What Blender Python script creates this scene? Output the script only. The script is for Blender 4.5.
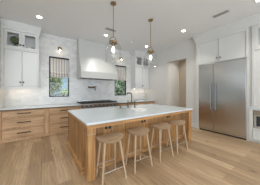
import bpy, bmesh, math, random
from math import pi, sin, cos, radians
from mathutils import Vector, Matrix, noise

random.seed(7)
for o in list(bpy.data.objects):
    bpy.data.objects.remove(o)
SC = bpy.context.scene
COL = SC.collection

# ------------------------------------------------------------------ camera
FPX, YAW = 126.27, 0.6105
cam_d = bpy.data.cameras.new('camera')
cam_d.sensor_fit = 'HORIZONTAL'
cam_d.sensor_width = 36.0
cam_d.lens = FPX / 260 * 36
cam_d.shift_y = -1.045 / 260
cam_d.clip_start = 0.05
cam = bpy.data.objects.new('camera', cam_d)
COL.objects.link(cam)
cam.location = (0, 0, 1.35)
cam.rotation_euler = (pi / 2, 0, -YAW)
SC.camera = cam

# ------------------------------------------------------------------ world, daylight, exposure
world = bpy.data.worlds.new('daylight')
SC.world = world
world.use_nodes = True
bg = world.node_tree.nodes['Background']
bg.inputs[0].default_value = (0.80, 0.90, 1.0, 1)
bg.inputs[1].default_value = 2.3
SC.view_settings.view_transform = 'Standard'
SC.view_settings.look = 'None'
SC.view_settings.gamma = 1
SC.view_settings.use_curve_mapping = False
SC.view_settings.exposure = -0.04


def area_light(name, loc, rot, sx, sy, watts, col):
    l = bpy.data.lights.new(name, 'AREA')
    l.shape = 'RECTANGLE'
    l.size, l.size_y, l.energy, l.color = sx, sy, watts, col
    o = bpy.data.objects.new(name, l)
    o.location, o.rotation_euler = loc, rot
    COL.objects.link(o)


# area light as daylight from unseen openings behind the viewer, tilted at the ceiling
area_light('daylight_south', (-1.6, -4.62, 1.5), (pi / 2 + .85, 0, 0), 11.5, 2.5, 390, (0.80, 0.91, 1.0))
area_light('fill_west', (-11.1, 2.6, 2.98), (pi / 2 + .9, 0, -pi / 2), 7.6, .35, 75, (0.86, 0.94, 1.0))  # fill light added high in the west, brightening the ceiling the fridge reflects


# ------------------------------------------------------------------ materials
def lin(r, g, b):
    f = lambda c: c / 12.92 if c <= .04045 else ((c + .055) / 1.055) ** 2.4
    return (f(r / 255), f(g / 255), f(b / 255), 1)


def new_mat(name):
    m = bpy.data.materials.new(name)
    m.use_nodes = True
    nt = m.node_tree
    return m, nt, nt.nodes['Principled BSDF']


def N(nt, kind, **kw):
    n = nt.nodes.new(kind)
    for k, v in kw.items():
        setattr(n, k, v)
    return n


def plain(name, col, rough=.5, metal=0.0, bump=0, bscale=60, vary=.03):
    m, nt, p = new_mat(name)
    p.inputs['Roughness'].default_value = rough
    p.inputs['Metallic'].default_value = metal
    tc = N(nt, 'ShaderNodeTexCoord')
    nz = N(nt, 'ShaderNodeTexNoise')
    nz.inputs['Scale'].default_value = bscale
    nt.links.new(tc.outputs['Object'], nz.inputs['Vector'])
    rp = N(nt, 'ShaderNodeValToRGB')
    rp.color_ramp.elements[0].position, rp.color_ramp.elements[1].position = .3, .7
    rp.color_ramp.elements[0].color = tuple(c * (1 - vary) for c in col[:3]) + (1,)
    rp.color_ramp.elements[1].color = tuple(min(1, c * (1 + vary)) for c in col[:3]) + (1,)
    nt.links.new(nz.outputs['Fac'], rp.inputs['Fac'])
    nt.links.new(rp.outputs['Color'], p.inputs['Base Color'])
    if bump:
        b = N(nt, 'ShaderNodeBump')
        b.inputs['Strength'].default_value = bump
        b.inputs['Distance'].default_value = .002
        nt.links.new(nz.outputs['Fac'], b.inputs['Height'])
        nt.links.new(b.outputs['Normal'], p.inputs['Normal'])
    return m


def emit(name, col, strength):
    m, nt, p = new_mat(name)
    p.inputs['Base Color'].default_value = (.9, .9, .9, 1)
    p.inputs['Emission Color'].default_value = col
    p.inputs['Emission Strength'].default_value = strength
    return m


def glass(name, tint=(1, 1, 1, 1), base=.04, edge=.5):
    m, nt, p = new_mat(name)
    nt.nodes.remove(p)
    out = nt.nodes['Material Output']
    tr = N(nt, 'ShaderNodeBsdfTransparent')
    tr.inputs[0].default_value = tint
    gl = N(nt, 'ShaderNodeBsdfGlossy')
    gl.inputs['Roughness'].default_value = .03
    lw = N(nt, 'ShaderNodeLayerWeight')
    lw.inputs['Blend'].default_value = .25
    mr = N(nt, 'ShaderNodeMapRange')
    mr.inputs['To Min'].default_value, mr.inputs['To Max'].default_value = base, edge
    nt.links.new(lw.outputs['Facing'], mr.inputs['Value'])
    mx = N(nt, 'ShaderNodeMixShader')
    nt.links.new(mr.outputs['Result'], mx.inputs['Fac'])
    nt.links.new(tr.outputs[0], mx.inputs[1])
    nt.links.new(gl.outputs[0], mx.inputs[2])
    nt.links.new(mx.outputs[0], out.inputs['Surface'])
    return m


def wood(name, dark, light, axis='Z', boards=0, rough=.5):
    """oak with grain along one object axis, optional board joints across it"""
    m, nt, p = new_mat(name)
    p.inputs['Roughness'].default_value = rough
    tc = N(nt, 'ShaderNodeTexCoord')
    mp = N(nt, 'ShaderNodeMapping')
    sc = [18, 18, 18]
    sc['XYZ'.index(axis)] = 1.1
    mp.inputs['Scale'].default_value = sc
    nt.links.new(tc.outputs['Object'], mp.inputs['Vector'])
    nz = N(nt, 'ShaderNodeTexNoise')
    nz.inputs['Scale'].default_value = 1.6
    nz.inputs['Detail'].default_value = 6
    nz.inputs['Distortion'].default_value = .8
    nt.links.new(mp.outputs[0], nz.inputs['Vector'])
    n2 = N(nt, 'ShaderNodeTexNoise')
    n2.inputs['Scale'].default_value = 2.2
    nt.links.new(tc.outputs['Object'], n2.inputs['Vector'])
    ad = N(nt, 'ShaderNodeMath', operation='MULTIPLY_ADD')
    ad.inputs[1].default_value = .35
    nt.links.new(n2.outputs['Fac'], ad.inputs[0])
    nt.links.new(nz.outputs['Fac'], ad.inputs[2])
    rp = N(nt, 'ShaderNodeValToRGB')
    rp.color_ramp.elements[0].position, rp.color_ramp.elements[1].position = .45, .9
    rp.color_ramp.elements[0].color, rp.color_ramp.elements[1].color = dark, light
    nt.links.new(ad.outputs[0], rp.inputs['Fac'])
    src = rp.outputs['Color']
    if boards:
        sx = N(nt, 'ShaderNodeSeparateXYZ')
        nt.links.new(tc.outputs['Object'], sx.inputs[0])
        sm = N(nt, 'ShaderNodeMath', operation='ADD')
        nt.links.new(sx.outputs['X'], sm.inputs[0])
        nt.links.new(sx.outputs['Y'], sm.inputs[1])
        dv = N(nt, 'ShaderNodeMath', operation='DIVIDE')
        dv.inputs[1].default_value = boards
        nt.links.new(sm.outputs[0], dv.inputs[0])
        fl = N(nt, 'ShaderNodeMath', operation='FLOOR')
        nt.links.new(dv.outputs[0], fl.inputs[0])
        wn = N(nt, 'ShaderNodeTexWhiteNoise', noise_dimensions='1D')
        nt.links.new(fl.outputs[0], wn.inputs['W'])
        fr = N(nt, 'ShaderNodeMath', operation='FRACT')
        nt.links.new(dv.outputs[0], fr.inputs[0])
        gt = N(nt, 'ShaderNodeMath', operation='GREATER_THAN')
        gt.inputs[1].default_value = .05
        nt.links.new(fr.outputs[0], gt.inputs[0])
        mr = N(nt, 'ShaderNodeMapRange')
        mr.inputs['To Min'].default_value, mr.inputs['To Max'].default_value = .78, 1.08
        nt.links.new(wn.outputs['Value'], mr.inputs['Value'])
        m2 = N(nt, 'ShaderNodeMapRange')
        m2.inputs['To Min'].default_value, m2.inputs['To Max'].default_value = .55, 1.0
        nt.links.new(gt.outputs[0], m2.inputs['Value'])
        mu = N(nt, 'ShaderNodeMath', operation='MULTIPLY')
        nt.links.new(mr.outputs[0], mu.inputs[0])
        nt.links.new(m2.outputs[0], mu.inputs[1])
        vm = N(nt, 'ShaderNodeVectorMath', operation='SCALE')
        nt.links.new(src, vm.inputs[0])
        nt.links.new(mu.outputs[0], vm.inputs['Scale'])
        src = vm.outputs[0]
    nt.links.new(src, p.inputs['Base Color'])
    bp = N(nt, 'ShaderNodeBump')
    bp.inputs['Strength'].default_value = .15
    bp.inputs['Distance'].default_value = .002
    nt.links.new(nz.outputs['Fac'], bp.inputs['Height'])
    nt.links.new(bp.outputs['Normal'], p.inputs['Normal'])
    return m


def floor_mat():
    m, nt, p = new_mat('oak_floor_planks')
    p.inputs['Roughness'].default_value = .42
    tc = N(nt, 'ShaderNodeTexCoord')
    mp = N(nt, 'ShaderNodeMapping')
    mp.inputs['Rotation'].default_value = (0, 0, pi / 2)
    nt.links.new(tc.outputs['Object'], mp.inputs['Vector'])
    bk = N(nt, 'ShaderNodeTexBrick', offset=.37, offset_frequency=2)
    bk.inputs['Scale'].default_value = 1
    bk.inputs['Brick Width'].default_value = 2.1
    bk.inputs['Row Height'].default_value = .19
    bk.inputs['Mortar Size'].default_value = .0022
    bk.inputs['Mortar Smooth'].default_value = .3
    bk.inputs['Bias'].default_value = 0
    bk.inputs['Color1'].default_value = (0, 0, 0, 1)
    bk.inputs['Color2'].default_value = (1, 1, 1, 1)
    bk.inputs['Mortar'].default_value = (.5, .5, .5, 1)
    nt.links.new(mp.outputs[0], bk.inputs['Vector'])
    rp = N(nt, 'ShaderNodeValToRGB')
    e = rp.color_ramp.elements
    e[0].position, e[0].color = 0, lin(152, 126, 97)
    e[1].position, e[1].color = 1, lin(190, 163, 130)
    k = e.new(.5); k.color = lin(174, 146, 113)
    nt.links.new(bk.outputs['Color'], rp.inputs['Fac'])
    # grain
    mg = N(nt, 'ShaderNodeMapping')
    mg.inputs['Scale'].default_value = (16, .9, 1)
    nt.links.new(tc.outputs['Object'], mg.inputs['Vector'])
    ng = N(nt, 'ShaderNodeTexNoise')
    ng.inputs['Scale'].default_value = 2.2
    ng.inputs['Detail'].default_value = 7
    ng.inputs['Distortion'].default_value = 1.2
    nt.links.new(mg.outputs[0], ng.inputs['Vector'])
    gr = N(nt, 'ShaderNodeMapRange')
    gr.inputs['From Min'].default_value, gr.inputs['From Max'].default_value = .3, .7
    gr.inputs['To Min'].default_value, gr.inputs['To Max'].default_value = .68, 1.18
    nt.links.new(ng.outputs['Fac'], gr.inputs['Value'])
    # knots
    mk = N(nt, 'ShaderNodeMapping')
    mk.inputs['Scale'].default_value = (3.4, 1.5, 1)
    nt.links.new(tc.outputs['Object'], mk.inputs['Vector'])
    vo = N(nt, 'ShaderNodeTexVoronoi')
    vo.inputs['Scale'].default_value = 1.15
    nt.links.new(mk.outputs[0], vo.inputs['Vector'])
    kn = N(nt, 'ShaderNodeMapRange')
    kn.inputs['From Min'].default_value, kn.inputs['From Max'].default_value = .03, .13
    kn.inputs['To Min'].default_value, kn.inputs['To Max'].default_value = .3, 1
    nt.links.new(vo.outputs['Distance'], kn.inputs['Value'])
    mu = N(nt, 'ShaderNodeMath', operation='MULTIPLY')
    nt.links.new(gr.outputs[0], mu.inputs[0])
    nt.links.new(kn.outputs[0], mu.inputs[1])
    ms = N(nt, 'ShaderNodeMapRange')
    ms.inputs['To Min'].default_value, ms.inputs['To Max'].default_value = 1, .55
    nt.links.new(bk.outputs['Fac'], ms.inputs['Value'])
    m2 = N(nt, 'ShaderNodeMath', operation='MULTIPLY')
    nt.links.new(mu.outputs[0], m2.inputs[0])
    nt.links.new(ms.outputs[0], m2.inputs[1])
    vm = N(nt, 'ShaderNodeVectorMath', operation='SCALE')
    nt.links.new(rp.outputs['Color'], vm.inputs[0])
    nt.links.new(m2.outputs[0], vm.inputs['Scale'])
    nt.links.new(vm.outputs[0], p.inputs['Base Color'])
    bp = N(nt, 'ShaderNodeBump')
    bp.inputs['Strength'].default_value = .2
    bp.inputs['Distance'].default_value = .002
    nt.links.new(m2.outputs[0], bp.inputs['Height'])
    nt.links.new(bp.outputs['Normal'], p.inputs['Normal'])
    return m


def tile_mat():
    m, nt, p = new_mat('pale_marble_tile')
    p.inputs['Roughness'].default_value = .28
    tc = N(nt, 'ShaderNodeTexCoord')
    sx = N(nt, 'ShaderNodeSeparateXYZ')
    cx = N(nt, 'ShaderNodeCombineXYZ')
    nt.links.new(tc.outputs['Object'], sx.inputs[0])
    nt.links.new(sx.outputs['X'], cx.inputs['X'])
    nt.links.new(sx.outputs['Z'], cx.inputs['Y'])
    bk = N(nt, 'ShaderNodeTexBrick', offset=.5, offset_frequency=2)
    bk.inputs['Scale'].default_value = 1
    bk.inputs['Brick Width'].default_value = .155
    bk.inputs['Row Height'].default_value = .1
    bk.inputs['Mortar Size'].default_value = .003
    bk.inputs['Color1'].default_value = (0, 0, 0, 1)
    bk.inputs['Color2'].default_value = (1, 1, 1, 1)
    bk.inputs['Mortar'].default_value = (.6, .6, .6, 1)
    nt.links.new(cx.outputs[0], bk.inputs['Vector'])
    nz = N(nt, 'ShaderNodeTexNoise')
    nz.inputs['Scale'].default_value = 7
    nz.inputs['Detail'].default_value = 5
    nz.inputs['Distortion'].default_value = 1.5
    nt.links.new(tc.outputs['Object'], nz.inputs['Vector'])
    ad = N(nt, 'ShaderNodeMix', data_type='FLOAT')
    ad.inputs['Factor'].default_value = .5
    nt.links.new(bk.outputs['Color'], ad.inputs['A'])
    nt.links.new(nz.outputs['Fac'], ad.inputs['B'])
    rp = N(nt, 'ShaderNodeValToRGB')
    e = rp.color_ramp.elements
    e[0].position, e[0].color = .1, lin(206, 205, 205)
    e[1].position, e[1].color = .8, lin(231, 229, 224)
    nt.links.new(ad.outputs['Result'], rp.inputs['Fac'])
    nt.links.new(rp.outputs['Color'], p.inputs['Base Color'])
    bp = N(nt, 'ShaderNodeBump', invert=True)
    bp.inputs['Strength'].default_value = .35
    bp.inputs['Distance'].default_value = .003
    nt.links.new(bk.outputs['Fac'], bp.inputs['Height'])
    nt.links.new(bp.outputs['Normal'], p.inputs['Normal'])
    return m


def stripe_mat():
    m, nt, p = new_mat('striped_linen')
    p.inputs['Roughness'].default_value = .9
    tc = N(nt, 'ShaderNodeTexCoord')
    sx = N(nt, 'ShaderNodeSeparateXYZ')
    nt.links.new(tc.outputs['Object'], sx.inputs[0])
    ml = N(nt, 'ShaderNodeMath', operation='MULTIPLY')
    ml.inputs[1].default_value = 1 / .088
    nt.links.new(sx.outputs['X'], ml.inputs[0])
    fr = N(nt, 'ShaderNodeMath', operation='FRACT')
    nt.links.new(ml.outputs[0], fr.inputs[0])
    rp = N(nt, 'ShaderNodeValToRGB')
    e = rp.color_ramp.elements
    e[0].position, e[0].color = 0, lin(226, 219, 210)
    e[1].position, e[1].color = 1, lin(226, 219, 210)
    for pos, c in ((.52, lin(226, 219, 210)), (.62, lin(172, 167, 164)), (.86, lin(172, 167, 164)), (.95, lin(226, 219, 210))):
        k = e.new(pos); k.color = c
    nt.links.new(fr.outputs[0], rp.inputs['Fac'])
    nt.links.new(rp.outputs['Color'], p.inputs['Base Color'])
    return m


def leaf_mat(name, a, b, scale=9):
    m, nt, p = new_mat(name)
    p.inputs['Roughness'].default_value = .75
    tc = N(nt, 'ShaderNodeTexCoord')
    vo = N(nt, 'ShaderNodeTexVoronoi')
    vo.inputs['Scale'].default_value = scale
    nt.links.new(tc.outputs['Object'], vo.inputs['Vector'])
    rp = N(nt, 'ShaderNodeValToRGB')
    rp.color_ramp.elements[0].color, rp.color_ramp.elements[1].color = a, b
    rp.color_ramp.elements[0].position, rp.color_ramp.elements[1].position = .15, .85
    sp = N(nt, 'ShaderNodeSeparateColor')
    nt.links.new(vo.outputs['Color'], sp.inputs[0])
    nt.links.new(sp.outputs[0], rp.inputs['Fac'])
    nt.links.new(rp.outputs['Color'], p.inputs['Base Color'])
    return m


def steel_mat():
    m, nt, p = new_mat('brushed_steel')
    p.inputs['Metallic'].default_value = 1
    p.inputs['Roughness'].default_value = .27
    tc = N(nt, 'ShaderNodeTexCoord')
    mp = N(nt, 'ShaderNodeMapping')
    mp.inputs['Scale'].default_value = (2, 2, 260)
    nt.links.new(tc.outputs['Object'], mp.inputs['Vector'])
    nz = N(nt, 'ShaderNodeTexNoise')
    nz.inputs['Scale'].default_value = 2
    nt.links.new(mp.outputs[0], nz.inputs['Vector'])
    rp = N(nt, 'ShaderNodeValToRGB')
    rp.color_ramp.elements[0].color = (.56, .56, .55, 1)
    rp.color_ramp.elements[1].color = (.68, .68, .67, 1)
    nt.links.new(nz.outputs['Fac'], rp.inputs['Fac'])
    nt.links.new(rp.outputs['Color'], p.inputs['Base Color'])
    return m


M = dict(
    wall=plain('white_wall_paint', lin(212, 210, 205), .7, bump=.05, bscale=180, vary=.01),
    farwall=plain('sage_living_room_paint', lin(150, 150, 138), .7, vary=.01),
    ceil=plain('ceiling_paint', lin(236, 237, 238), .8, bump=.05, bscale=160, vary=.01),
    white=plain('satin_white_cabinet_paint', lin(214, 214, 211), .38, vary=.01),
    hood=plain('satin_white_hood_plaster', lin(200, 199, 195), .35, vary=.01),
    pantry=plain('pantry_wall_paint', lin(200, 188, 168), .7, vary=.01),
    quartz=plain('white_quartz', lin(209, 217, 221), .16, bscale=3, vary=.02),
    oak_z=wood('oak_grain_upright', lin(138, 95, 54), lin(205, 157, 101), 'Z'),
    oak_board=wood('oak_boards_upright', lin(138, 95, 54), lin(205, 157, 101), 'Z', boards=.16),
    oak_x=wood('oak_grain_level', lin(138, 95, 54), lin(205, 157, 101), 'X'),
    oak_y=wood('oak_grain_along', lin(138, 95, 54), lin(205, 157, 101), 'Y'),
    cab_x=wood('oak_drawer_grain', lin(172, 134, 97), lin(216, 178, 136), 'X'),
    cab_z=wood('oak_cabinet_grain', lin(172, 134, 97), lin(216, 178, 136), 'Z'),
    ash=wood('pale_stool_wood', lin(150, 124, 97), lin(184, 157, 127), 'X', rough=.55),
    ash_z=wood('pale_stool_leg_wood', lin(164, 138, 109), lin(198, 172, 142), 'Z', rough=.55),
    floor=floor_mat(), tile=tile_mat(), stripe=stripe_mat(), steel=steel_mat(),
    brass=plain('aged_brass', lin(164, 140, 104), .4, 1, vary=.05),
    nickel=plain('satin_pewter_brass', lin(120, 104, 84), .36, 1, vary=.04),
    rail=plain('pale_metal_rail', lin(190, 182, 170), .3, 1, vary=.03),
    bronze=plain('dark_bronze', lin(52, 42, 34), .42, .6, vary=.05),
    black=plain('black_frame', lin(28, 28, 29), .45, vary=.05),
    panel=plain('satin_control_panel', lin(124, 119, 112), .45, .8, vary=.03),
    mwframe=plain('satin_oven_frame', lin(186, 182, 174), .5, .5, vary=.03),
    handle=plain('steel_handle', lin(128, 129, 128), .35, 1, vary=.03),
    edge=plain('brown_shade', lin(112, 90, 70), .6, vary=.05),  # colour of the shade painted below the back worktops
    ventin=plain('vent_shadow', lin(150, 148, 146), .7, vary=.05),
    iron=plain('cast_iron', lin(40, 40, 42), .55, .3, vary=.1),
    dark=plain('dark_recess', lin(46, 43, 40), .6, vary=.05),
    glass=glass('clear_glass', base=.02, edge=.3),
    shade=glass('clear_lamp_glass', (1, 1, 1, 1), base=.015, edge=.34),
    mwglass=plain('smoked_oven_glass', lin(58, 60, 64), .1, vary=.02),
    ceramic=plain('white_ceramic', lin(225, 222, 216), .3, vary=.02),
    ceramic2=plain('white_cabinet_lining', lin(232, 231, 227), .5, vary=.01),
    greypot=plain('grey_stoneware', lin(120, 116, 110), .5, vary=.1),
    bulb=emit('lit_bulb', (1, .88, .70, 1), 9),
    bulb2=emit('lit_wall_bulb', (1, .86, .68, 1), 26),
    lens=emit('lit_lens', (1, .93, .82, 1), 26),
    strip=emit('lit_strip', (1, .82, .62, 1), 10),
    leaf=leaf_mat('box_leaves', lin(52, 66, 40), lin(92, 106, 66), 60),
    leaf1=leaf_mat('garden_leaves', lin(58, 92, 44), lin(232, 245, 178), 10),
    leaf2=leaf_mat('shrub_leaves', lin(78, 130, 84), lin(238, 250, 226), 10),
    grass=leaf_mat('lawn', lin(70, 96, 48), lin(120, 146, 80), 30),
    bark=plain('bark', lin(86, 70, 56), .9, bump=.6, bscale=25, vary=.2),
    siding=plain('blue_grey_siding', lin(160, 182, 196), .7, vary=.04),
    paper=plain('white_card', lin(250, 250, 248), .5, vary=.005),
    grille=plain('vent_metal', lin(196, 196, 194), .5, vary=.03),
)


# ------------------------------------------------------------------ mesh helpers
def box(bm, x0, x1, y0, y1, z0, z1, bev=0):
    vs = [bm.verts.new(c) for c in ((x0, y0, z0), (x1, y0, z0), (x1, y1, z0), (x0, y1, z0),
                                    (x0, y0, z1), (x1, y0, z1), (x1, y1, z1), (x0, y1, z1))]
    fs = [bm.faces.new([vs[i] for i in f]) for f in
          ((0, 3, 2, 1), (4, 5, 6, 7), (0, 1, 5, 4), (1, 2, 6, 5), (2, 3, 7, 6), (3, 0, 4, 7))]
    if bev:
        es = list({e for f in fs for e in f.edges})
        bmesh.ops.bevel(bm, geom=es, offset=bev, segments=2, profile=.5, affect='EDGES')
    return fs


def tube(bm, pts, r, n=12, r1=None):
    pts = [Vector(p) for p in pts]
    m = len(pts)
    up = None
    rings = []
    for i, p in enumerate(pts):
        t = (pts[min(i + 1, m - 1)] - pts[max(i - 1, 0)]).normalized()
        if up is None:
            up = Vector((0, 0, 1)) if abs(t.z) < .9 else Vector((1, 0, 0))
        a = t.cross(up).normalized()
        up = a.cross(t).normalized()
        rr = r if r1 is None else r + (r1 - r) * i / (m - 1)
        rings.append([bm.verts.new(p + (a * cos(2 * pi * k / n) + up * sin(2 * pi * k / n)) * rr) for k in range(n)])
    for q in range(m - 1):
        for k in range(n):
            bm.faces.new([rings[q][k], rings[q][(k + 1) % n], rings[q + 1][(k + 1) % n], rings[q + 1][k]])
    bm.faces.new(rings[0][::-1])
    bm.faces.new(rings[-1])


def arc(c, r, a0, a1, n, plane='yz'):
    out = []
    for i in range(n + 1):
        a = a0 + (a1 - a0) * i / n
        u, v = r * cos(a), r * sin(a)
        out.append((c[0], c[1] + u, c[2] + v) if plane == 'yz' else (c[0] + u, c[1], c[2] + v))
    return out


def lathe(bm, prof, n=24, c=(0, 0, 0), cap=True):
    rings = []
    for r, z in prof:
        if r < 1e-6:
            rings.append([bm.verts.new((c[0], c[1], c[2] + z))])
        else:
            rings.append([bm.verts.new((c[0] + r * cos(2 * pi * k / n), c[1] + r * sin(2 * pi * k / n), c[2] + z)) for k in range(n)])
    for a, b in zip(rings, rings[1:]):
        for k in range(n):
            k1 = (k + 1) % n
            if len(a) == 1:
                bm.faces.new([a[0], b[k1], b[k]])
            elif len(b) == 1:
                bm.faces.new([a[k], a[k1], b[0]])
            else:
                bm.faces.new([a[k], a[k1], b[k1], b[k]])
    if cap:
        if len(rings[0]) > 1:
            bm.faces.new(rings[0][::-1])
        if len(rings[-1]) > 1:
            bm.faces.new(rings[-1])


def shaker(bm, x0, x1, z0, z1, y, t=.022, rail=.065, deep=.017):
    """door or drawer front facing -Y with a recessed centre panel, one closed mesh"""
    fs = box(bm, x0, x1, y, y + t, z0, z1)
    f = fs[2]
    bmesh.ops.inset_region(bm, faces=[f], thickness=rail, depth=0)
    bmesh.ops.inset_region(bm, faces=[f], thickness=.012, depth=-deep)


def ring_frame(bm, x0, x1, z0, z1, y0, y1, w, wz=None):
    """rectangular frame with an open middle, facing -Y"""
    wz = wz or w
    o = [(x0, z0), (x1, z0), (x1, z1), (x0, z1)]
    i = [(x0 + w, z0 + wz), (x1 - w, z0 + wz), (x1 - w, z1 - wz), (x0 + w, z1 - wz)]
    V = {}
    for nm, ring in (('o', o), ('i', i)):
        for k, (x, z) in enumerate(ring):
            for yy in (0, 1):
                V[nm, k, yy] = bm.verts.new((x, (y0, y1)[yy], z))
    for k in range(4):
        j = (k + 1) % 4
        bm.faces.new([V['o', k, 0], V['o', j, 0], V['i', j, 0], V['i', k, 0]])
        bm.faces.new([V['o', k, 1], V['i', k, 1], V['i', j, 1], V['o', j, 1]])
        bm.faces.new([V['o', k, 0], V['o', k, 1], V['o', j, 1], V['o', j, 0]])
        bm.faces.new([V['i', k, 0], V['i', j, 0], V['i', j, 1], V['i', k, 1]])


def grid_solid(bm, xs, ys, zs, holes):
    """box grid with cells left out, closed surface only where solid meets empty"""
    nx, ny, nz = len(xs) - 1, len(ys) - 1, len(zs) - 1
    V = {}
    solid = lambda i, j, k: 0 <= i < nx and 0 <= j < ny and 0 <= k < nz and (i, j, k) not in holes

    def v(i, j, k):
        if (i, j, k) not in V:
            V[i, j, k] = bm.verts.new((xs[i], ys[j], zs[k]))
        return V[i, j, k]
    for i in range(nx):
        for j in range(ny):
            for k in range(nz):
                if not solid(i, j, k):
                    continue
                for d, q in (((-1, 0, 0), ((0, 0, 0), (0, 0, 1), (0, 1, 1), (0, 1, 0))), ((1, 0, 0), ((1, 0, 0), (1, 1, 0), (1, 1, 1), (1, 0, 1))),
                             ((0, -1, 0), ((0, 0, 0), (1, 0, 0), (1, 0, 1), (0, 0, 1))), ((0, 1, 0), ((0, 1, 0), (0, 1, 1), (1, 1, 1), (1, 1, 0))),
                             ((0, 0, -1), ((0, 0, 0), (0, 1, 0), (1, 1, 0), (1, 0, 0))), ((0, 0, 1), ((0, 0, 1), (1, 0, 1), (1, 1, 1), (0, 1, 1)))):
                    if not solid(i + d[0], j + d[1], k + d[2]):
                        bm.faces.new([v(i + a, j + b, k + c) for a, b, c in q])


def sweep(bm, path, prof):
    """moulding: profile [(out, z)] swept along a 2-D path, outward to the right of travel, mitred"""
    P = [Vector(p) for p in path]
    rings = []
    for i, p in enumerate(P):
        d0 = (P[i] - P[i - 1]).normalized() if i else (P[1] - P[0]).normalized()
        d1 = (P[i + 1] - P[i]).normalized() if i < len(P) - 1 else d0
        n0, n1 = Vector((d0.y, -d0.x)), Vector((d1.y, -d1.x))
        m = (n0 + n1).normalized()
        m /= max(.2, m.dot(n0))
        rings.append([bm.verts.new((p.x + m.x * o, p.y + m.y * o, z)) for o, z in prof])
    n = len(prof)
    for a, b in zip(rings, rings[1:]):
        for k in range(n):
            bm.faces.new([a[k], a[(k + 1) % n], b[(k + 1) % n], b[k]])
    bm.faces.new(rings[0][::-1])
    bm.faces.new(rings[-1])


def obj(name, build, mat, parent=None, smooth=False, label=None, loc=None, bev=0):
    bm = bmesh.new()
    build(bm)
    bmesh.ops.recalc_face_normals(bm, faces=bm.faces)
    me = bpy.data.meshes.new(name)
    bm.to_mesh(me)
    bm.free()
    me.materials.append(M[mat])
    if smooth:
        for p in me.polygons:
            p.use_smooth = True
        me.set_sharp_from_angle(angle=radians(40))
    o = bpy.data.objects.new(name, me)
    COL.objects.link(o)
    if parent:
        o.parent = parent
    if loc:
        o.location = loc
    if label:
        o['label'] = label
    if bev:
        b = o.modifiers.new('edge', 'BEVEL')
        b.width, b.segments, b.limit_method = bev, 2, 'ANGLE'
    return o


def tag(o, label, cat, group=None):
    o['label'], o['category'] = label, cat
    if group:
        o['group'] = group
    return o


def thing(name, label, cat, loc=(0, 0, 0), rz=0, group=None):
    o = bpy.data.objects.new(name, None)
    o.empty_display_size = .1
    COL.objects.link(o)
    o.location, o.rotation_euler = loc, (0, 0, rz)
    return tag(o, label, cat, group)


def struct(name, build, mat, parent=None, **kw):
    o = obj(name, build, mat, parent, **kw)
    if not parent:
        o['kind'] = 'structure'
    return o


def copy_tree(o, parent=None):
    c = o.copy()
    COL.objects.link(c)
    if parent:
        c.parent = parent
    for ch in list(o.children):
        copy_tree(ch, c)
    return c


def bx(*a, bev=0):
    return lambda bm: box(bm, *a, bev=bev)


# ------------------------------------------------------------------ the room
H, XW, YW, XL = 3.365, 4.69, 5.28, -.92
WX0, YS, YN = -11.2, -4.75, 8.2          # far ends of the open-plan room
struct('floor', bx(WX0 - .2, 6.4, YS - .2, YN + .2, -.12, 0), 'floor')
struct('ceiling', bx(WX0 - .2, 6.4, YS - .2, YN + .2, H, H + .15), 'ceil')
W1, W2, WZ = (.212, .858), (2.815, 3.455), (1.155, 2.60)
struct('wall_back', lambda bm: grid_solid(bm, [XL, W1[0], W1[1], W2[0], W2[1], 6.3], [YW, YW + .16], [0, WZ[0], WZ[1], H],
                                          {(1, 0, 1), (3, 0, 1)}), 'tile')
struct('wall_left', bx(XL - .14, XL, 4.42, YN, 0, H), 'wall')
DY = (2.83, 3.784)
struct('wall_right', lambda bm: grid_solid(bm, [XW, XW + .14], [YS, 1.012, 2.287, DY[0], DY[1], YW], [0, 2.281, 2.673, H], {(0, 1, 0), (0, 3, 0), (0, 3, 1)}), 'wall')
struct('wall_pantry_back', bx(XW + .14, 5.95, 3.90, 4.02, 0, H), 'ceramic2')
struct('wall_pantry_side', bx(5.83, 5.95, 2.56, 3.90, 0, H), 'pantry')
struct('wall_pantry_front', bx(XW + .14, 5.95, 2.42, 2.56, 0, H), 'pantry')
struct('wall_north', bx(WX0, XL - .14, YN, YN + .14, 0, H), 'farwall')
struct('wall_west', lambda bm: grid_solid(bm, [WX0 - .14, WX0], [YS, -1.3, 2.4, 2.8, 6.5, YN], [0, 2.8, 3.15, H], {(0, 1, 1), (0, 3, 1)}), 'farwall')
struct('wall_south', lambda bm: grid_solid(bm, [WX0, -7.4, -1.8, -1.4, 4.2, XW + .14], [YS - .14, YS], [0, .05, 2.75, H],
                                           {(1, 0, 1), (3, 0, 1)}), 'wall')
bprof = [(0, 0), (.018, 0), (.018, .13), (.010, .15), (0, .15)]
struct('baseboard_right', lambda bm: sweep(bm, [(XW, DY[0]), (XW, 2.39)][::-1], [(-o, z) for o, z in bprof]), 'white')
struct('baseboard_pantry', lambda bm: sweep(bm, [(XW + .14, 3.90), (5.83, 3.90)], bprof), 'white')


def window(name, x0, x1):
    w = struct(name, lambda bm: ring_frame(bm, x0 + .002, x1 - .002, WZ[0] + .002, WZ[1] - .002, YW - .012, YW + .09, .028), 'black')
    obj('pane', bx(x0 + .03, x1 - .03, YW + .05, YW + .056, WZ[0] + .03, WZ[1] - .03), 'glass', w)


window('window_1', *W1)
window('window_2', *W2)

# ------------------------------------------------------------------ outside the two windows
struct('ground', bx(-6, 16, YW + .3, 22, -.3, -.12), 'grass')


def clump(r, seed, sq=(1, 1, 1), c=(0, 0, 0), amp=.35, fr=2.6, sub=5):
    def f(bm):
        bmesh.ops.create_icosphere(bm, subdivisions=sub, radius=1)
        for v in bm.verts:
            p = v.co.copy()
            k = 1 + amp * noise.noise(p * fr + Vector((seed, 0, 0))) + amp * .55 * noise.noise(p * fr * 3.2 + Vector((0, seed, 0))) + amp * .35 * noise.noise(p * fr * 8)
            v.co = Vector((c[0] + p.x * k * r * sq[0], c[1] + p.y * k * r * sq[1], c[2] + p.z * k * r * sq[2]))
    return f


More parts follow.
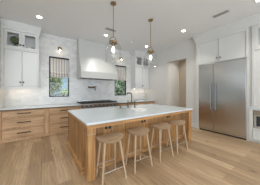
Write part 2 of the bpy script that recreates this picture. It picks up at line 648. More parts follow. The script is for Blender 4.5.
def tree(name, label, x, y, zc, r, mat, seed, sq=(1, 1, 1.2), cat='tree'):
    t = thing(name, label, cat, (x, y, -.12), 0, 'greenery beyond the windows')
    obj('foliage', clump(r, seed, sq, (0, 0, zc + .12)), mat, t)
    obj('trunk', lambda bm: tube(bm, [(0, 0, 0), (.03, .02, (zc) * .5), (0, 0, zc)], .09, 10, .05), 'bark', t, True)


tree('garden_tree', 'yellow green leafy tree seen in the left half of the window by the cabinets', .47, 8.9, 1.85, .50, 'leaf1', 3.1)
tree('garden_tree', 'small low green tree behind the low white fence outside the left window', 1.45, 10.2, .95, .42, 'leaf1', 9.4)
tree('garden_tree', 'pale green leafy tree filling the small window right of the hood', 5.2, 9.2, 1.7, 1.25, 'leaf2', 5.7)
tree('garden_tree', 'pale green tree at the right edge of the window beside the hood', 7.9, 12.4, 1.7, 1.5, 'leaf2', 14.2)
house = thing('neighbour_house', 'blue grey sided house wall standing behind the garden trees', 'house', (2.4, 13.5, -.12))
obj('siding', bx(-3.2, 2.2, 0, 3, 0, 4.0), 'siding', house)
obj('roof', lambda bm: sweep(bm, [(-3.5, 0), (2.5, 0)], [(.3, 3.95), (.3, 4.05), (-1.5, 5.2), (-3.3, 4.05), (-3.3, 3.95)]), 'dark', house)
fence = thing('garden_fence', 'low white picket fence outside the left window', 'fence', (.55, 7.7, -.12))
obj('rail', bx(-.5, .5, -.02, .02, 1.28, 1.36), 'white', fence)
obj('rail', bx(-.5, .5, -.02, .02, .45, .52), 'white', fence)
for k in range(9):
    obj('picket', bx(-.5 + k * .12, -.45 + k * .12, -.045, -.02, 0, 1.34), 'white', fence)


# ------------------------------------------------------------------ cabinet parts
def knob(parent, x, y, z, mat='black'):
    obj('knob', lambda bm: tube(bm, [(x, y, z), (x, y - .012, z), (x, y - .013, z), (x, y - .03, z)], .009, 12, .023), mat, parent, True)


def bar_pull(parent, x, y, z, w=.27):
    def f(bm):
        box(bm, x - w / 2, x + w / 2, y - .040, y - .024, z - .011, z + .011)
    h = obj('handle', f, 'bronze', parent, bev=.002)
    return h


def post_pair(parent, x, y, z, w):
    for s in (-1, 1):
        obj('handle_post', bx(x + s * w * .36 - .006, x + s * w * .36 + .006, y - .026, y, z - .006, z + .006), 'bronze', parent)


def drawer(parent, x0, x1, z0, z1, y, mat='cab_x', w=.30, rail=.05):
    d = obj('drawer', lambda bm: shaker(bm, x0, x1, z0, z1, y, rail=rail, deep=.016), mat, parent)
    h = bar_pull(d, (x0 + x1) / 2, y, (z0 + z1) / 2 + .005, w)
    post_pair(d, (x0 + x1) / 2, y, (z0 + z1) / 2 + .005, w)
    return d


def carcass_open(bm, x0, x1, y0, y1, z0, z1, t, zsplit):
    """cabinet box; above zsplit it is hollow and open to the front"""
    grid_solid(bm, [x0, x0 + t, x1 - t, x1], [y0, y1 - t, y1], [z0, zsplit, zsplit + t, z1 - t, z1], {(1, 0, 2)})


def glass_door(parent, x0, x1, z0, z1, y, rail=.055):
    d = obj('glass_door', lambda bm: ring_frame(bm, x0, x1, z0, z1, y, y + .022, rail), 'white', parent, label='glazed white door')
    obj('pane', bx(x0 + rail - .004, x1 - rail + .004, y + .010, y + .014, z0 + rail - .004, z1 - rail + .004), 'glass', d)
    return d


crown = lambda z0, z1, o: [(0, z0), (.012, z0), (.016, z0 + .05), (.03, z0 + .07), (o * .55, z0 + (z1 - z0) * .55), (o, z1 - .05), (o, z1 - .002), (0, z1 - .002)]

# left wall cabinet ---------------------------------------------------------
YU, YB = 4.93, 4.55
ux0, ux1, uz0 = XL + .003, -.069, 1.445
cabL = thing('wall_cabinet', 'tall white wall cabinet with glazed top doors left of the window', 'cabinet', (0, 0, 0))
obj('carcass', lambda bm: carcass_open(bm, ux0, ux1, YU, YW - .003, uz0, H - .003, .035, 2.60), 'ceramic2', cabL)
obj('face_frame', lambda bm: grid_solid(bm, [ux0, -.868, -.09, ux1], [YU - .022, YU], [uz0, uz0 + .042, 2.562, 2.597, 3.113, 3.16],
                                        {(1, 0, 1), (1, 0, 3)}), 'white', cabL)
for x0, x1, kx in ((-.862, -.482, -.512), (-.474, -.096, -.444)):
    d = obj('door', lambda bm: shaker(bm, x0, x1, uz0 + .049, 2.555, YU - .022, rail=.06), 'white', cabL)
    knob(d, kx, YU - .022, 1.62)
    g = glass_door(cabL, x0, x1, 2.604, 3.106, YU - .022, .064)
    knob(g, kx, YU - .022, 2.715)
obj('crown_moulding', lambda bm: sweep(bm, [(ux0, YU - .022), (ux1, YU - .022), (ux1, YW - .004)], crown(3.12, H, .055)), 'white', cabL)
obj('light_rail', lambda bm: sweep(bm, [(ux0, YU - .022), (ux1, YU - .022)], [(.006, uz0 - .02), (.006, uz0 + .02), (-.015, uz0 + .02), (-.015, uz0 - .02)]), 'white', cabL)
obj('light_strip', bx(-.86, -.12, 5.06, 5.09, uz0 - .012, uz0), 'strip', cabL, label='lit under-cabinet strip')

# things inside the left cabinet's glazed top
shelf = 2.636
top = thing('topiary', 'round green topiary ball in a pot inside the left glazed cabinet', 'plant', (-.645, 5.09, shelf))
obj('foliage', clump(.118, 2.2, (1, 1, 1), (0, 0, .25), .16, 5, 4), 'leaf', top)
obj('stem', lambda bm: tube(bm, [(0, 0, .07), (0, 0, .2)], .01), 'bark', top)
obj('pot', lambda bm: lathe(bm, [(.0, 0), (.045, 0), (.06, .09), (.052, .09), (.045, .075), (0, .075)], c=(0, 0, 0)), 'greypot', top, True)
for q, (x, y, h, mat, lb) in enumerate((
        (-.335, 5.04, .075, 'ceramic', 'white ceramic cup left of the grey cup behind the right glazed door'),
        (-.225, 5.06, .09, 'greypot', 'grey stoneware cup right of the white cup behind the glazed door'))):
    tag(obj('cup', lambda bm: lathe(bm, [(0, 0), (.035, 0), (.045, .02), (.05, h), (.043, h), (.036, .02), (0, .015)], c=(0, 0, 0)), mat, None, True, loc=(x, y, shelf)), lb, 'cup')

# right corner wall cabinet -------------------------------------------------
rx0, rx1, rz0 = 3.748, XW - .003, 1.485
cabR = thing('wall_cabinet', 'narrow white wall cabinet in the far corner beside the doorway wall', 'cabinet')
obj('carcass', lambda bm: carcass_open(bm, rx0, rx1, YU, YW - .003, rz0, H - .003, .035, 2.62), 'ceramic2', cabR)
obj('face_frame', lambda bm: grid_solid(bm, [rx0, rx0 + .03, 4.66, rx1], [YU - .022, YU], [rz0, rz0 + .04, 2.585, 2.625, 3.11, 3.16],
                                        {(1, 0, 1), (1, 0, 3)}), 'white', cabR)
for x0, x1, kx in ((3.784, 4.215, 4.18), (4.223, 4.654, 4.258)):
    d = obj('door', lambda bm: shaker(bm, x0, x1, rz0 + .045, 2.58, YU - .022, rail=.06), 'white', cabR)
    knob(d, kx, YU - .022, 1.635)
    glass_door(cabR, x0, x1, 2.63, 3.105, YU - .022, .062)
obj('crown_moulding', lambda bm: sweep(bm, [(rx0, YW - .004), (rx0, YU - .022), (rx1, YU - .022)], crown(3.12, H, .085)), 'white', cabR)
obj('light_rail', lambda bm: sweep(bm, [(rx0, YU - .022), (rx1, YU - .022)], [(.006, rz0 - .02), (.006, rz0 + .02), (-.015, rz0 + .02), (-.015, rz0 - .02)]), 'white', cabR)
obj('light_strip', bx(3.8, 4.6, 5.06, 5.09, rz0 - .012, rz0), 'strip', cabR, label='lit under-cabinet strip')
for x, hh, mat, lb in ((4.0, .33, 'greypot', 'grey jug behind the left small glazed door in the corner'),
                       (4.42, .28, 'iron', 'black jug behind the right small glazed door in the corner')):
    tag(obj('jug', lambda bm: lathe(bm, [(0, 0), (.08, 0), (.115, .1), (.095, hh * .7), (.06, hh * .85), (.072, hh), (.062, hh), (.052, hh * .86), (0, hh * .8)]), mat, None, True, loc=(x, 5.08, 2.656)), lb, 'jug')


# base cabinets -------------------------------------------------------------
def base_cabinet(x0, x1, label, end_l=.0, end_r=.0, mat='cab_z'):
    t = thing('base_cabinet', label, 'cabinet', (0, 0, 0), 0, 'oak base cabinets on the tiled wall')
    obj('carcass', bx(x0 + .001, x1 - .001, YB + .07, YW - .003, .06, .8685), mat, t)
    obj('toe_kick', bx(x0 + .001, x1 - .001, YB + .03, YB + .2, 0, .06), 'cab_x', t)
    obj('face_frame', lambda bm: grid_solid(bm, [x0 + .001, x0 + .06 + end_l, x1 - .045 - end_r, x1 - .001], [YB, YB + .022],
                                            [.04, .085, .345, .372, .632, .659, .83, .838], {(1, 0, 1), (1, 0, 3), (1, 0, 5)}), mat, t)
    obj('shade_strip', bx(x0 + .001, x1 - .001, YB - .014, YB + .0215,   .8385, .8685), 'edge', t, label='dark strip painted as the shade under the worktop')  # painted strip stands in for the overhang's shadow line
    for z0, z1 in ((.092, .338), (.379, .625), (.666, .823)):
        drawer(t, x0 + .068 + end_l, x1 - .053 - end_r, z0, z1, YB + .001)
    return t


base_cabinet(XL + .003, .113, 'oak three drawer base cabinet under the left wall cabinet')
base_cabinet(.113, 1.118, 'oak three drawer base cabinet between the left cabinet and the range')
base_cabinet(2.562, 3.63, 'oak base cabinet just right of the range behind the faucet')
base_cabinet(3.63, XW - .003, 'oak base cabinet in the far right corner under the small wall cabinet')
tag(obj('worktop', bx(XL + .003, 1.118, YB - .022, YW - .003, .869, .882), 'quartz', bev=.003), 'white worktop on the oak drawers left of the range', 'worktop')
tag(obj('worktop', bx(2.562, XW - .003, YB - .022, YW - .003, .869, .882), 'quartz', bev=.003), 'white worktop on the oak base right of the range', 'worktop')

# range ---------------------------------------------------------------------
rg = thing('kitchen_range', 'wide stainless steel gas range with black grates under the hood', 'cooker', (1.84, 0, 0))
hw = .718
obj('body', bx(-hw, hw, YB - .0, YW - .01, .09, .905), 'steel', rg, bev=.003)
obj('plinth', bx(-hw + .01, hw - .01, YB + .05, YB + .2, 0, .09), 'dark', rg)
obj('control_panel', lambda bm: sweep(bm, [(-hw, YB), (hw, YB)], [(0, .77), (.045, .775), (.055, .88), (.03, .915), (0, .915)]), 'panel', rg)
for k in range(9):
    x = -hw + .09 + k * (2 * hw - .18) / 8
    kb = obj('control_knob', lambda bm: tube(bm, [(x, YB - .05, .835), (x, YB - .062, .835), (x, YB - .063, .835), (x, YB - .09, .835)], .024, 18, .02), 'rail', rg, True)
for x0, x1 in ((-hw + .01, .14), (.15, hw - .01)):
    d = obj('oven_door', bx(x0, x1, YB - .04, YB - .001, .13, .755, bev=.006), 'steel', rg)
    obj('window', bx(x0 + .14, x1 - .14, YB - .043, YB - .039, .27, .6), 'mwglass', d)
    obj('handle', lambda bm: tube(bm, [(x0 + .06, YB - .095, .70), (x1 - .06, YB - .095, .70)], .016, 14), 'rail', d, True)
    for xx in (x0 + .08, x1 - .08):
        obj('handle_post', bx(xx - .012, xx + .012, YB - .09, YB - .04, .69, .71), 'rail', d)
obj('hob_plate', bx(-hw + .01, hw - .01, YB + .02, YW - .1, .905, .918), 'iron', rg)
for k in range(4):
    a, b = -hw + .015 + k * .356, -hw + .015 + (k + 1) * .356 - .012

    def grate(bm, a=a, b=b):
        n = 5
        xs, ys = [], []
        for q in range(n):
            c = a + .008 + (b - a - .016) * q / (n - 1)
            xs += [c - .008, c + .008]
        for q in range(6):
            c = YB + .045 + (YW - .13 - YB - .06) * q / 5
            ys += [c - .009, c + .009]
        holes = {(i, j, 0) for i in range(len(xs) - 1) for j in range(len(ys) - 1) if i % 2 and j % 2}
        grid_solid(bm, xs, ys, [.932, .955], holes)
    g = obj('grate', grate, 'iron', rg)
    for fx in (a + .01, b - .02):
        for fy in (YB + .04, YW - .15):
            obj('foot', bx(fx, fx + .012, fy, fy + .012, .918, .933), 'iron', g)
    for fy in (YB + .18, YB + .46):
        obj('burner', lambda bm: lathe(bm, [(0, 0), (.05, 0), (.05, .008), (.035, .013), (0, .013)], c=((a + b) / 2, fy, .918)), 'brass', rg, True)
obj('backguard', bx(-hw, hw, YW - .09, YW - .012, .905, .985), 'steel', rg, bev=.003)

# hood ----------------------------------------------------------------------
hd = thing('range_hood', 'large white curved plaster hood rising to the ceiling over the range', 'hood')
hx0, hx1, hy0, hz0, hz1 = 1.133, 2.62, 4.62, 1.842, 2.09


def hood_top(bm):
    n = 22
    rings = []
    for i in range(n + 1):
        t = i / n
        z = hz1 + (H - .003 - hz1) * t
        e = (1 - t) ** 1.9            # flare towards the bottom
        yf = 5.02 - (5.02 - (hy0 + .012)) * e
        xl = hx0 + .012
        xr = hx1 - .012
        rings.append([bm.verts.new(c) for c in ((xl, yf, z), (xr, yf, z), (xr, YW - .003, z), (xl, YW - .003, z))])
    for a, b in zip(rings, rings[1:]):
        for k in range(4):
            bm.faces.new([a[k], a[(k + 1) % 4], b[(k + 1) % 4], b[k]])
    bm.faces.new(rings[0][::-1])
    bm.faces.new(rings[-1])


obj('chimney', hood_top, 'hood', hd, True)
obj('skirt', lambda bm: grid_solid(bm, [hx0, hx0 + .07, hx1 - .07, hx1], [hy0, hy0 + .07, YW - .07, YW - .003], [hz0, hz0 + .05, hz1], {(1, 1, 0)}), 'hood', hd, bev=.004)
obj('filter_panel', bx(hx0 + .075, hx1 - .075, hy0 + .075, YW - .075, hz0 + .022, hz0 + .046), 'bronze', hd, label='dark metal filter panel under the hood')
for x in (1.45, 2.30):
    obj('lamp', lambda bm: lathe(bm, [(0, -.006), (.03, -.006), (.032, 0), (0, 0)], c=(x, 4.93, hz0 + .022)), 'steel', hd, True)

# pot filler ----------------------------------------------------------------
pf = thing('pot_filler', 'brass folding pot filler tap on the tile above the range', 'tap', (1.86, YW, 1.535))
obj('flange', lambda bm: tube(bm, [(0, 0, 0), (0, -.012, 0), (0, -.013, 0), (0, -.1, 0)], .034, 18, .016), 'nickel', pf, True)
obj('arm', lambda bm: tube(bm, [(.02, -.105, 0), (-.30, -.105, 0)], .018, 14), 'nickel', pf, True)
obj('joint', lambda bm: lathe(bm, [(0, -.045), (.02, -.045), (.022, .03), (0, .03)], c=(-.30, -.105, 0)), 'nickel', pf, True)
obj('spout', lambda bm: tube(bm, [(-.30, -.125, -.03), (-.10, -.15, -.03), (-.06, -.155, -.035), (-.04, -.157, -.055), (-.035, -.157, -.15)], .019, 14), 'nickel', pf, True)
obj('lever', lambda bm: tube(bm, [(0, -.105, .012), (.0, -.125, .035), (.0, -.17, .045)], .007, 10), 'nickel', pf, True)


# roman shades --------------------------------------------------------------
def roman(x0, x1, z0, z1, label):
    t = thing('roman_shade', label, 'blind', ((x0 + x1) / 2, YW, z0), 0, 'striped roman shades in the windows')
    w = (x1 - x0) / 2
    prof = [(-.012, z1 - z0), (-.014, .34), (-.018, .19), (-.075, .15), (-.085, .11), (-.03, .10), (-.032, .095), (-.088, .065), (-.092, .035), (-.035, .035), (-.038, .03), (-.075, .0), (-.065, -.02), (-.03, -.012)]

    def f(bm):
        n = 24
        rows = []
        for y, z in prof:
            row = []
            for k in range(n + 1):
                x = -w + 2 * w * k / n
                sag = .022 * sin(pi * (k / n)) ** 2 * max(0, 1 - z / .35) + .006 * abs(sin(k * pi / 4)) * max(0, 1 - z / .2)
                row.append(bm.verts.new((x, y, z - sag)))
            rows.append(row)
        for a, b in zip(rows, rows[1:]):
            for k in range(n):
                bm.faces.new([a[k], a[k + 1], b[k + 1], b[k]])
    c = obj('cloth', f, 'stripe', t, True)
    s = c.modifiers.new('thick', 'SOLIDIFY')
    s.thickness = .004
    obj('headrail', bx(-w, w, -.02, .02, z1 - z0 - .03, z1 - z0), 'bronze', t)


roman(W1[0] + .03, W1[1] - .015, 1.885, 2.572, 'striped linen roman shade in the window left of the hood')
roman(W2[0] + .03, W2[1] - .03, 1.915, 2.572, 'striped linen roman shade in the window right of the hood')


# wall lamps ----------------------------------------------------------------
def sconce(x, z, label):
    t = thing('wall_sconce', label, 'wall lamp', (x, YW, z), 0, 'brass sconces above the windows')
    obj('backplate', lambda bm: tube(bm, [(0, 0, 0), (0, -.015, 0)], .05, 24), 'brass', t, True)
    obj('arm', lambda bm: tube(bm, [(0, -.01, 0), (0, -.10, 0), (0, -.118, .004), (0, -.125, .012)], .011, 12), 'brass', t, True)
    obj('cap', lambda bm: lathe(bm, [(0, .035), (.05, .035), (.058, .02), (.058, -.03), (.045, -.04), (0, -.04)], c=(0, -.13, 0)), 'brass', t, True)
    obj('glass_shade', lambda bm: lathe(bm, [(.045, -.035), (.06, -.07), (.072, -.17)], c=(0, -.13, 0), cap=False), 'shade', t, True)
    obj('bulb', lambda bm: lathe(bm, [(0, -.04), (.012, -.045), (.021, -.07), (.018, -.092), (0, -.10)], c=(0, -.13, 0)), 'bulb2', t, True, label='glowing bulb')


sconce(.535, 2.90, 'brass wall sconce glowing above the window left of the hood')
sconce(3.10, 2.93, 'brass wall sconce glowing above the window right of the hood')

# ------------------------------------------------------------------ island
ix0, ix1, iy0, iy1 = .534, 3.422, 1.863, 3.484
isl = thing('kitchen_island', 'long oak kitchen island with corner posts and white quartz top', 'island')
sk = (1.62, 2.36, 3.10, 3.43)          # sink cut-out
obj('countertop', lambda bm: grid_solid(bm, [ix0, sk[0], sk[1], ix1], [iy0, sk[2], sk[3], iy1], [.85, .882], {(1, 1, 0)}), 'quartz', isl, bev=.003,
    label='white quartz countertop')
by0 = 2.14
obj('cabinet_body', lambda bm: grid_solid(bm, [.56, sk[0] - .02, sk[1] + .02, 3.40], [by0, sk[2] - .015, sk[3] + .015, 3.462], [.02, .60, .85], {(1, 1, 1)}), 'oak_board', isl)
obj('end_panel', lambda bm: (shaker(bm, -3.462, -by0 + .0, .10, .795, 0, rail=.09, deep=.014), bmesh.ops.rotate(bm, verts=bm.verts, cent=(0, 0, 0), matrix=Matrix.Rotation(-pi / 2, 3, 'Z')),
                              bmesh.ops.translate(bm, verts=bm.verts, vec=(.538, 0, 0))), 'oak_board', isl)

obj('base_moulding', lambda bm: sweep(bm, [(.538, 3.462), (.538, by0), (3.40, by0), (3.40, 3.462)], [(0, 0), (.024, 0), (.024, .085), (.008, .105), (0, .105)]), 'oak_x', isl)


def apron(bm):
    grid_solid(bm, [ix0 + .012, ix0 + .05, ix1 - .05, ix1 - .012], [iy0 + .012, iy0 + .05, iy1 - .05, iy1 - .012], [.79, .8495], {(1, 1, 0)})


obj('apron', apron, 'oak_x', isl)
for px in (.556, 3.28):
    p = obj('corner_post', bx(px, px + .12, 1.89, 2.01, 0, .79), 'oak_z', isl, bev=.003)
    obj('cap_block', lambda bm: box(bm, px - .004, px + .124, 1.886, 2.014, .705, .789, bev=.003), 'oak_z', p)
    obj('bead', bx(px - .006, px + .126, 1.884, 2.016, .696, .704), 'ash_z', p)
for x in (1.0, 1.86, 2.72):
    for s in (-1, 1):
        ol = obj('outlet', bx(x + s * .037 - .024, x + s * .037 + .024, by0 - .008, by0, .661, .711), 'black', isl, label='black power outlet', bev=.003)
        obj('socket', bx(x + s * .037 - .013, x + s * .037 + .013, by0 - .0095, by0 - .0075, .672, .70), 'dark', ol)
# aisle side of the island
for k in range(4):
    a = .60 + k * .70
    d = obj('door', lambda bm: (shaker(bm, -a - .66, -a, .12, .77, 0), bmesh.ops.rotate(bm, verts=bm.verts, cent=(0, 0, 0), matrix=Matrix.Rotation(pi, 3, 'Z')),
                                bmesh.ops.translate(bm, verts=bm.verts, vec=(0, 3.483, 0))), 'oak_z', isl)
    obj('handle', bx(a + .31, a + .33, 3.50, 3.512, .5, .7), 'bronze', d)

# sink and faucet
snk = obj('sink', lambda bm: grid_solid(bm, [sk[0] - .012, sk[0] + .006, sk[1] - .006, sk[1] + .012], [sk[2] - .012, sk[2] + .006, sk[3] - .006, sk[3] + .012],
                                        [.63, .65, .849], {(1, 1, 1)}), 'ceramic', isl, label='white undermount sink')
obj('drain', lambda bm: lathe(bm, [(0, 0), (.04, 0), (.04, .005), (0, .003)], c=(2.0, 3.28, .65)), 'nickel', snk, True)

fx, fy, fz = 2.175, 3.03, .882
fc = thing('bridge_faucet', 'aged brass bridge faucet with a square high spout on the island', 'faucet', (fx, fy, fz))
for s in (-1, 1):
    p = obj('valve_post', lambda bm: lathe(bm, [(0, 0), (.03, 0), (.03, .012), (.021, .02), (.019, .12), (.027, .125), (.027, .165), (.012, .175), (.012, .2), (0, .2)], c=(s * .12, 0, 0), n=16), 'nickel', fc, True)
    obj('lever', lambda bm: tube(bm, [(s * .12 - s * .01, 0, .195), (s * .12 + s * .03, -.03, .205), (s * .12 + s * .06, -.055, .215)], .008, 10), 'nickel', p, True)
obj('bridge', lambda bm: tube(bm, [(-.12, 0, .14), (.12, 0, .14)], .016, 14), 'nickel', fc, True)
obj('spout', lambda bm: tube(bm, [(0, 0, .14), (0, 0, .385)] + arc((0, .035, .385), .035, pi, pi / 2, 6) + [(0, .20, .42)] + arc((0, .20, .40), .02, pi / 2, 0, 4) + [(0, .22, .37)], .0165, 14), 'nickel', fc, True)
sp = thing('soap_dispenser', 'small brass soap dispenser standing left of the bridge faucet', 'dispenser', (1.80, 3.03, .882))
obj('body', lambda bm: lathe(bm, [(0, 0), (.028, 0), (.028, .012), (.023, .02), (.023, .12), (0, .12)], n=16), 'nickel', sp, True)
obj('nozzle', lambda bm: tube(bm, [(0, 0, .115), (0, 0, .145), (0, .02, .155), (0, .07, .152)], .009, 10), 'nickel', sp, True)
bk = thing('booklet', 'white folded card lying flat on the island in front of the faucet', 'card', (2.06, 2.53, .882), .12)
obj('cover', bx(-.12, .12, -.15, .15, 0, .012), 'paper', bk)
obj('pages', bx(-.117, .117, -.147, .147, .012, .016), 'paper', bk)


# ------------------------------------------------------------------ stools
def make_stool():
    t = thing('counter_stool', '', 'stool', (0, 0, 0), 0, 'pale wooden stools along the island')

    def seat(bm):
        n, m = 40, 9
        a, b = .215, .172
        topc = []
        rows_t, rows_b = [], []
        for j in range(1, m + 1):
            s = j / m
            rt, rb = [], []
            for k in range(n):
                th = 2 * pi * k / n
                cx_, sy_ = cos(th), sin(th)
                x = a * s * math.copysign(abs(cx_) ** .85, cx_)
                y = b * s * math.copysign(abs(sy_) ** .85, sy_)
                dish = .030 * (x / a) ** 2 - .008 * (1 - s * s)
                rt.append(bm.verts.new((x, y, .632 + dish - (.006 if j == m else 0))))
                rb.append(bm.verts.new((x * .93, y * .93, .632 + dish - .036 - .010 * (1 - s))))
            rows_t.append(rt)
            rows_b.append(rb)
        ct, cb = bm.verts.new((0, 0, .624)), bm.verts.new((0, 0, .578))
        for k in range(n):
            k1 = (k + 1) % n
            bm.faces.new([ct, rows_t[0][k], rows_t[0][k1]])
            bm.faces.new([cb, rows_b[0][k1], rows_b[0][k]])
            for j in range(m - 1):
                bm.faces.new([rows_t[j][k], rows_t[j + 1][k], rows_t[j + 1][k1], rows_t[j][k1]])
                bm.faces.new([rows_b[j][k], rows_b[j][k1], rows_b[j + 1][k1], rows_b[j + 1][k]])
            bm.faces.new([rows_t[-1][k], rows_b[-1][k], rows_b[-1][k1], rows_t[-1][k1]])
    obj('seat', seat, 'ash', t, True)
    feet = {}
    for sx in (-1, 1):
        for sy in (-1, 1):
            tp = Vector((sx * .125, sy * .085, .60))
            bt = Vector((sx * (.197 if sy < 0 else .168), -.16 if sy < 0 else .148, 0))
            feet[sx, sy] = (tp, bt)
            obj('leg', lambda bm: tube(bm, [tp, bt], .0195, 14, .0145), 'ash_z', t, True)

    def at(k, z):
        tp, bt = feet[k]
        return bt + (tp - bt) * (z / .60)
    for a, b, z in (((-1, -1), (1, -1), .185), ((-1, 1), (1, 1), .185), ((-1, -1), (-1, 1), .165), ((1, -1), (1, 1), .165)):
        obj('stretcher', lambda bm: tube(bm, [at(a, z), at(b, z)], .0075, 10), 'rail', t, True, label='pale metal stretcher rod')
    return t


s0 = make_stool()
stools = [s0] + [copy_tree(s0) for _ in range(3)]
for o, x, lb in zip(stools, (.882, 1.444, 2.053, 2.60),
                    ('pale wooden stool nearest the viewer beside the left island post',
                     'second pale wooden stool from the left island post',
                     'third pale wooden stool from the left island post',
                     'farthest pale wooden stool beside the right island post')):
    o.location = (x, 1.806, 0)
    o['label'] = lb


# ------------------------------------------------------------------ pendants
def pendant(label):
    t = thing('pendant_lamp', label, 'pendant lamp', (0, 0, H), 0, 'glass pendants over the island')
    zb, zt = 2.02 - H, 2.47 - H
    obj('canopy', lambda bm: lathe(bm, [(0, -.03), (.05, -.03), (.066, -.02), (.066, 0), (0, 0)]), 'brass', t, True)
    obj('rod', lambda bm: tube(bm, [(0, 0, -.03), (0, 0, zt + .115)], .0075, 12), 'brass', t, True)
    obj('loop', lambda bm: tube(bm, arc((0, 0, zt + .03), .085, 0, pi, 16, 'xz'), .009, 10), 'brass', t, True)
    obj('cap', lambda bm: lathe(bm, [(0, .02), (.07, .02), (.098, .012), (.098, -.022), (.088, -.022), (.088, -.006), (0, -.006)], c=(0, 0, zt)), 'brass', t, True)
    obj('socket', lambda bm: lathe(bm, [(0, 0), (.022, 0), (.026, -.05), (.022, -.10), (0, -.10)], c=(0, 0, zt), n=16), 'brass', t, True)
    obj('bulb', lambda bm: lathe(bm, [(0, -.10), (.016, -.105), (.031, -.15), (.031, -.20), (.02, -.225), (0, -.232)], c=(0, 0, zt), n=18), 'bulb', t, True, label='glowing bulb')
    pr = [(.086, zt), (.10, zt - .012), (.135, zt - .04), (.165, zt - .085), (.182, zt - .15), (.187, zt - .24), (.185, zt - .34), (.180, zb)]
    g = obj('glass_shade', lambda bm: lathe(bm, pr, 40, cap=False), 'shade', t, True, label='clear bell shaped glass')
    s = g.modifiers.new('thick', 'SOLIDIFY')
    s.thickness = .004
    return t


pa = pendant('clear glass pendant lamp on a brass rod above the near half of the island')
pa.location = (1.341, 2.58, H)
pb = copy_tree(pa)
pb.location = (2.515, 2.58, H)
pb['label'] = 'clear glass pendant lamp on a brass rod above the far half of the island'


# ------------------------------------------------------------------ ceiling fittings
def downlight(label):
    t = thing('recessed_downlight', label, 'ceiling light', (0, 0, H), 0, 'round recessed ceiling lights')
    obj('trim', lambda bm: lathe(bm, [(.055, -.001), (.055, -.007), (.070, -.004), (.072, 0), (.055, 0)], 28, cap=False), 'white', t, True)
    ld = bpy.data.lights.new('downlight_lamp', 'AREA')
    ld.shape, ld.size, ld.energy, ld.color = 'DISK', .09, 6.6, (1, .96, .91)
    ld.spread = 1.75
    lo = bpy.data.objects.new('downlight_lamp', ld)
    lo.location, lo.parent = (0, 0, -.012), t
    COL.objects.link(lo)
    obj('lens', lambda bm: lathe(bm, [(0, -.004), (.0545, -.004), (.0545, 0), (0, 0)], 28), 'lens', t, True, label='lit lens')
    return t


d0 = downlight('lit round downlight in the ceiling before the left wall cabinet')
spots = [(-.05, 4.2, None), (1.88, 4.19, 'lit round downlight in the ceiling before the hood beside the near pendant'),
         (3.84, 4.2, 'lit round downlight in the ceiling beside the far pendant rod'),
         (3.855, 2.42, 'lit round downlight in the ceiling near the doorway and fridge cabinet'),
         (3.92, .64, 'lit round downlight in the ceiling at the top right corner')]
for q, (x, y, lb) in enumerate(spots):
    o = d0 if q == 0 else copy_tree(d0)
    o.location = (x, y, H)
    if lb:
        o['label'] = lb
# unseen downlights added over the rest of the room to fill level surfaces
for q, (x, y) in enumerate([(-.05, 2.42), (-.05, .64), (1.9, .64), (-.05, -1.2), (1.9, -1.2), (3.92, -1.2)]):
    o = copy_tree(d0)
    o.location = (x, y, H)
    o['label'] = 'added unseen downlight filling the open living side of the room'


def vent(label, x, y, w, d, rz=0):
    t = thing('ceiling_vent', label, 'vent', (x, y, H), rz)
    obj('frame', lambda bm: (ring_frame(bm, -w / 2, w / 2, -d / 2, d / 2, 0, .008, .028, .028), bmesh.ops.rotate(bm, verts=bm.verts, cent=(0, 0, 0), matrix=Matrix.Rotation(pi / 2, 3, 'X')),
                              bmesh.ops.translate(bm, verts=bm.verts, vec=(0, 0, -.008))), 'grille', t)
    obj('duct', bx(-w / 2 + .02, w / 2 - .02, -d / 2 + .02, d / 2 - .02, -.002, 0), 'ventin', t)
    for k in range(5):
        yy = -d / 2 + .03 + k * (d - .06) / 4
        obj('slat', lambda bm: (box(bm, -w / 2 + .026, w / 2 - .026, -.010, .010, -.001, .001), bmesh.ops.rotate(bm, verts=bm.verts, cent=(0, 0, 0), matrix=Matrix.Rotation(.6, 3, 'X')),
                                bmesh.ops.translate(bm, verts=bm.verts, vec=(0, yy, -.0065))), 'grille', t)


vent('long grey ceiling vent above the fridge cabinet', 3.81, 1.34, .14, .36)
vent('small dark ceiling vent beside the near pendant rod', 1.85, 3.73, .36, .14)
tag(obj('smoke_detector', lambda bm: lathe(bm, [(0, -.035), (.045, -.035), (.062, -.02), (.065, 0), (0, 0)], 28), 'ceil', None, True, loc=(2.99, 4.22, H)),
    'small round smoke detector on the ceiling between the two pendants', 'smoke detector')

# ------------------------------------------------------------------ fridge wall (built facing -Y, turned to face -X)
XF = 4.61


def side(name, label, cat, y):
    return thing(name, label, cat, (XF, y, 0), -pi / 2)


# local x runs towards the viewer (world -Y), local y runs into the wall
fr = side('refrigerator', 'wide stainless steel built-in refrigerator with two tall doors', 'refrigerator', 2.288)
fw, sp_ = 1.277, .465
obj('body', bx(.004, fw - .004, .03, .62, .0, 2.278), 'dark', fr)
for x0, x1, hx in ((.003, sp_ - .005, sp_ - .06), (sp_ + .005, fw - .003, sp_ + .075)):
    d = obj('door', bx(x0, x1, -.02, .028, .10, 2.272, bev=.004), 'steel', fr)
    obj('handle', lambda bm: tube(bm, [(hx, -.075, .75), (hx, -.075, 1.62)], .015, 14), 'handle', d, True)
    for z in (.80, 1.57):
        obj('handle_post', lambda bm: tube(bm, [(hx, -.018, z), (hx, -.07, z)], .010, 10), 'rail', d, True)
obj('kick_grille', bx(.003, fw - .003, .004, .028, .045, .092), 'steel', fr)

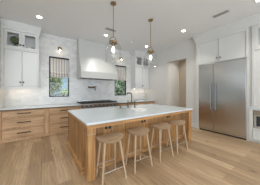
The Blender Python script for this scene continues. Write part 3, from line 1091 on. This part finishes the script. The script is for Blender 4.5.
fcab = side('fridge_cabinet', 'white panelled cabinet boxing in the refrigerator up to the ceiling', 'cabinet', 2.385)
L = 2.385 - .956
obj('side_panel', bx(0, .095, 0, .075, 0, 2.286), 'white', fcab, bev=.002)
obj('side_panel', bx(L - .053, L, 0, .075, 0, 2.286), 'white', fcab, bev=.002)
obj('carcass', bx(0, L, .0, .075, 2.287, H - .003), 'white', fcab)
for x0, x1, kx in ((.087, .720, .68), (.729, L - .062, .77)):
    d = obj('door', lambda bm: shaker(bm, x0, x1, 2.305, 3.03, -.022, rail=.07), 'white', fcab)
    knob(d, kx, -.022, 2.42)
obj('face_frame', lambda bm: grid_solid(bm, [0, .081, .722, .727, L - .056, L], [-.022, -.0005], [2.287, 2.301, 3.034, 3.10], {(1, 0, 1), (3, 0, 1), (2, 0, 1)}), 'white', fcab)
obj('crown_moulding', lambda bm: sweep(bm, [(0, .075), (0, -.022), (L - .001, -.022)], crown(3.09, H, .085)), 'white', fcab)

hut = side('hutch_cabinet', 'white cabinet with glazed top standing on the worktop right of the refrigerator', 'cabinet', .892)
LU = 1.3
obj('carcass', lambda bm: carcass_open(bm, 0, LU, 0, .075, .924, H - .003, .02, 2.46), 'white', hut)
obj('face_frame', lambda bm: grid_solid(bm, [0, .035, .62, .66, LU - .035, LU], [-.022, -.0005], [.924, .985, 2.435, 2.475, 3.07, 3.12],
                                        {(1, 0, 1), (3, 0, 1), (1, 0, 3), (3, 0, 3)}), 'white', hut)
for x0, x1 in ((.043, .612), (.668, LU - .043)):
    obj('door', lambda bm: shaker(bm, x0, x1, .989, 2.431, -.022, rail=.075), 'white', hut)
    glass_door(hut, x0, x1, 2.479, 3.066, -.022, .075)
obj('crown_moulding', lambda bm: sweep(bm, [(-.0625, -.022), (LU, -.022)], crown(3.09, H, .085)), 'white', hut)

obj('added_gap_strip', bx(-.063, -.0005, .02, .06, .924, H - .003), 'wall', hut)  # strip added in the gap to catch light where bare wall stays dark
tag(obj('worktop', bx(XF - .035, XW - .003, -.45, .952, .885, .922), 'quartz', bev=.003), 'white worktop under the hutch cabinet right of the refrigerator', 'worktop')
hb = side('base_cabinet', 'white base cabinet holding the microwave right of the refrigerator', 'cabinet', .952)
LB = 1.4
obj('carcass', lambda bm: grid_solid(bm, [0, .078, .70, LB], [-.022, .06, .078], [.06, .385, .85, .884], {(1, 0, 1)}), 'white', hb)
obj('plinth', bx(0, LB, .02, .078, 0, .06), 'white', hb)
dr = obj('drawer', lambda bm: shaker(bm, .09, .69, .105, .36, -.046, rail=.055), 'white', hb)
obj('door', lambda bm: shaker(bm, .72, LB - .03, .10, .865, -.044), 'white', hb)
mw = side('microwave', 'stainless microwave with dark glass door under the right worktop', 'microwave', .866)
obj('body', bx(.0, .604, .012, .056, .388, .846), 'dark', mw)
dw = obj('door', lambda bm: ring_frame(bm, .008, .598, .394, .745, -.010, .0115, .045), 'mwframe', mw)
obj('window', bx(.054, .552, -.006, .010, .440, .699), 'mwglass', dw)
obj('control_strip', bx(.008, .598, -.008, .0115, .752, .836), 'rail', mw)
obj('handle', lambda bm: tube(bm, [(.06, -.05, .722), (.55, -.05, .722)], .010, 12), 'rail', mw, True)
for xx in (.08, .53):
    obj('handle_post', bx(xx - .006, xx + .006, -.046, -.008, .717, .727), 'rail', mw)

pl = copy_tree(d0)  # unseen lamp added to brighten the room behind the doorway
pl.location = (5.3, 3.2, H)
pl['label'] = 'added downlight brightening the small room behind the doorway'
# small wall details
tag(obj('thermostat', lambda bm: tube(bm, [(4.90, 3.90, 1.585), (4.90, 3.875, 1.585)], .035, 20), 'bronze', None, True),
    'small dark round control on the white wall inside the doorway', 'thermostat')
tag(obj('wall_block', bx(XW - .025, XW, 3.90, 3.955, 2.42, 2.48, bev=.006), 'ceramic', None),
    'tiny white block on the wall above and left of the doorway', 'sensor')  # plain small white box on the wall face
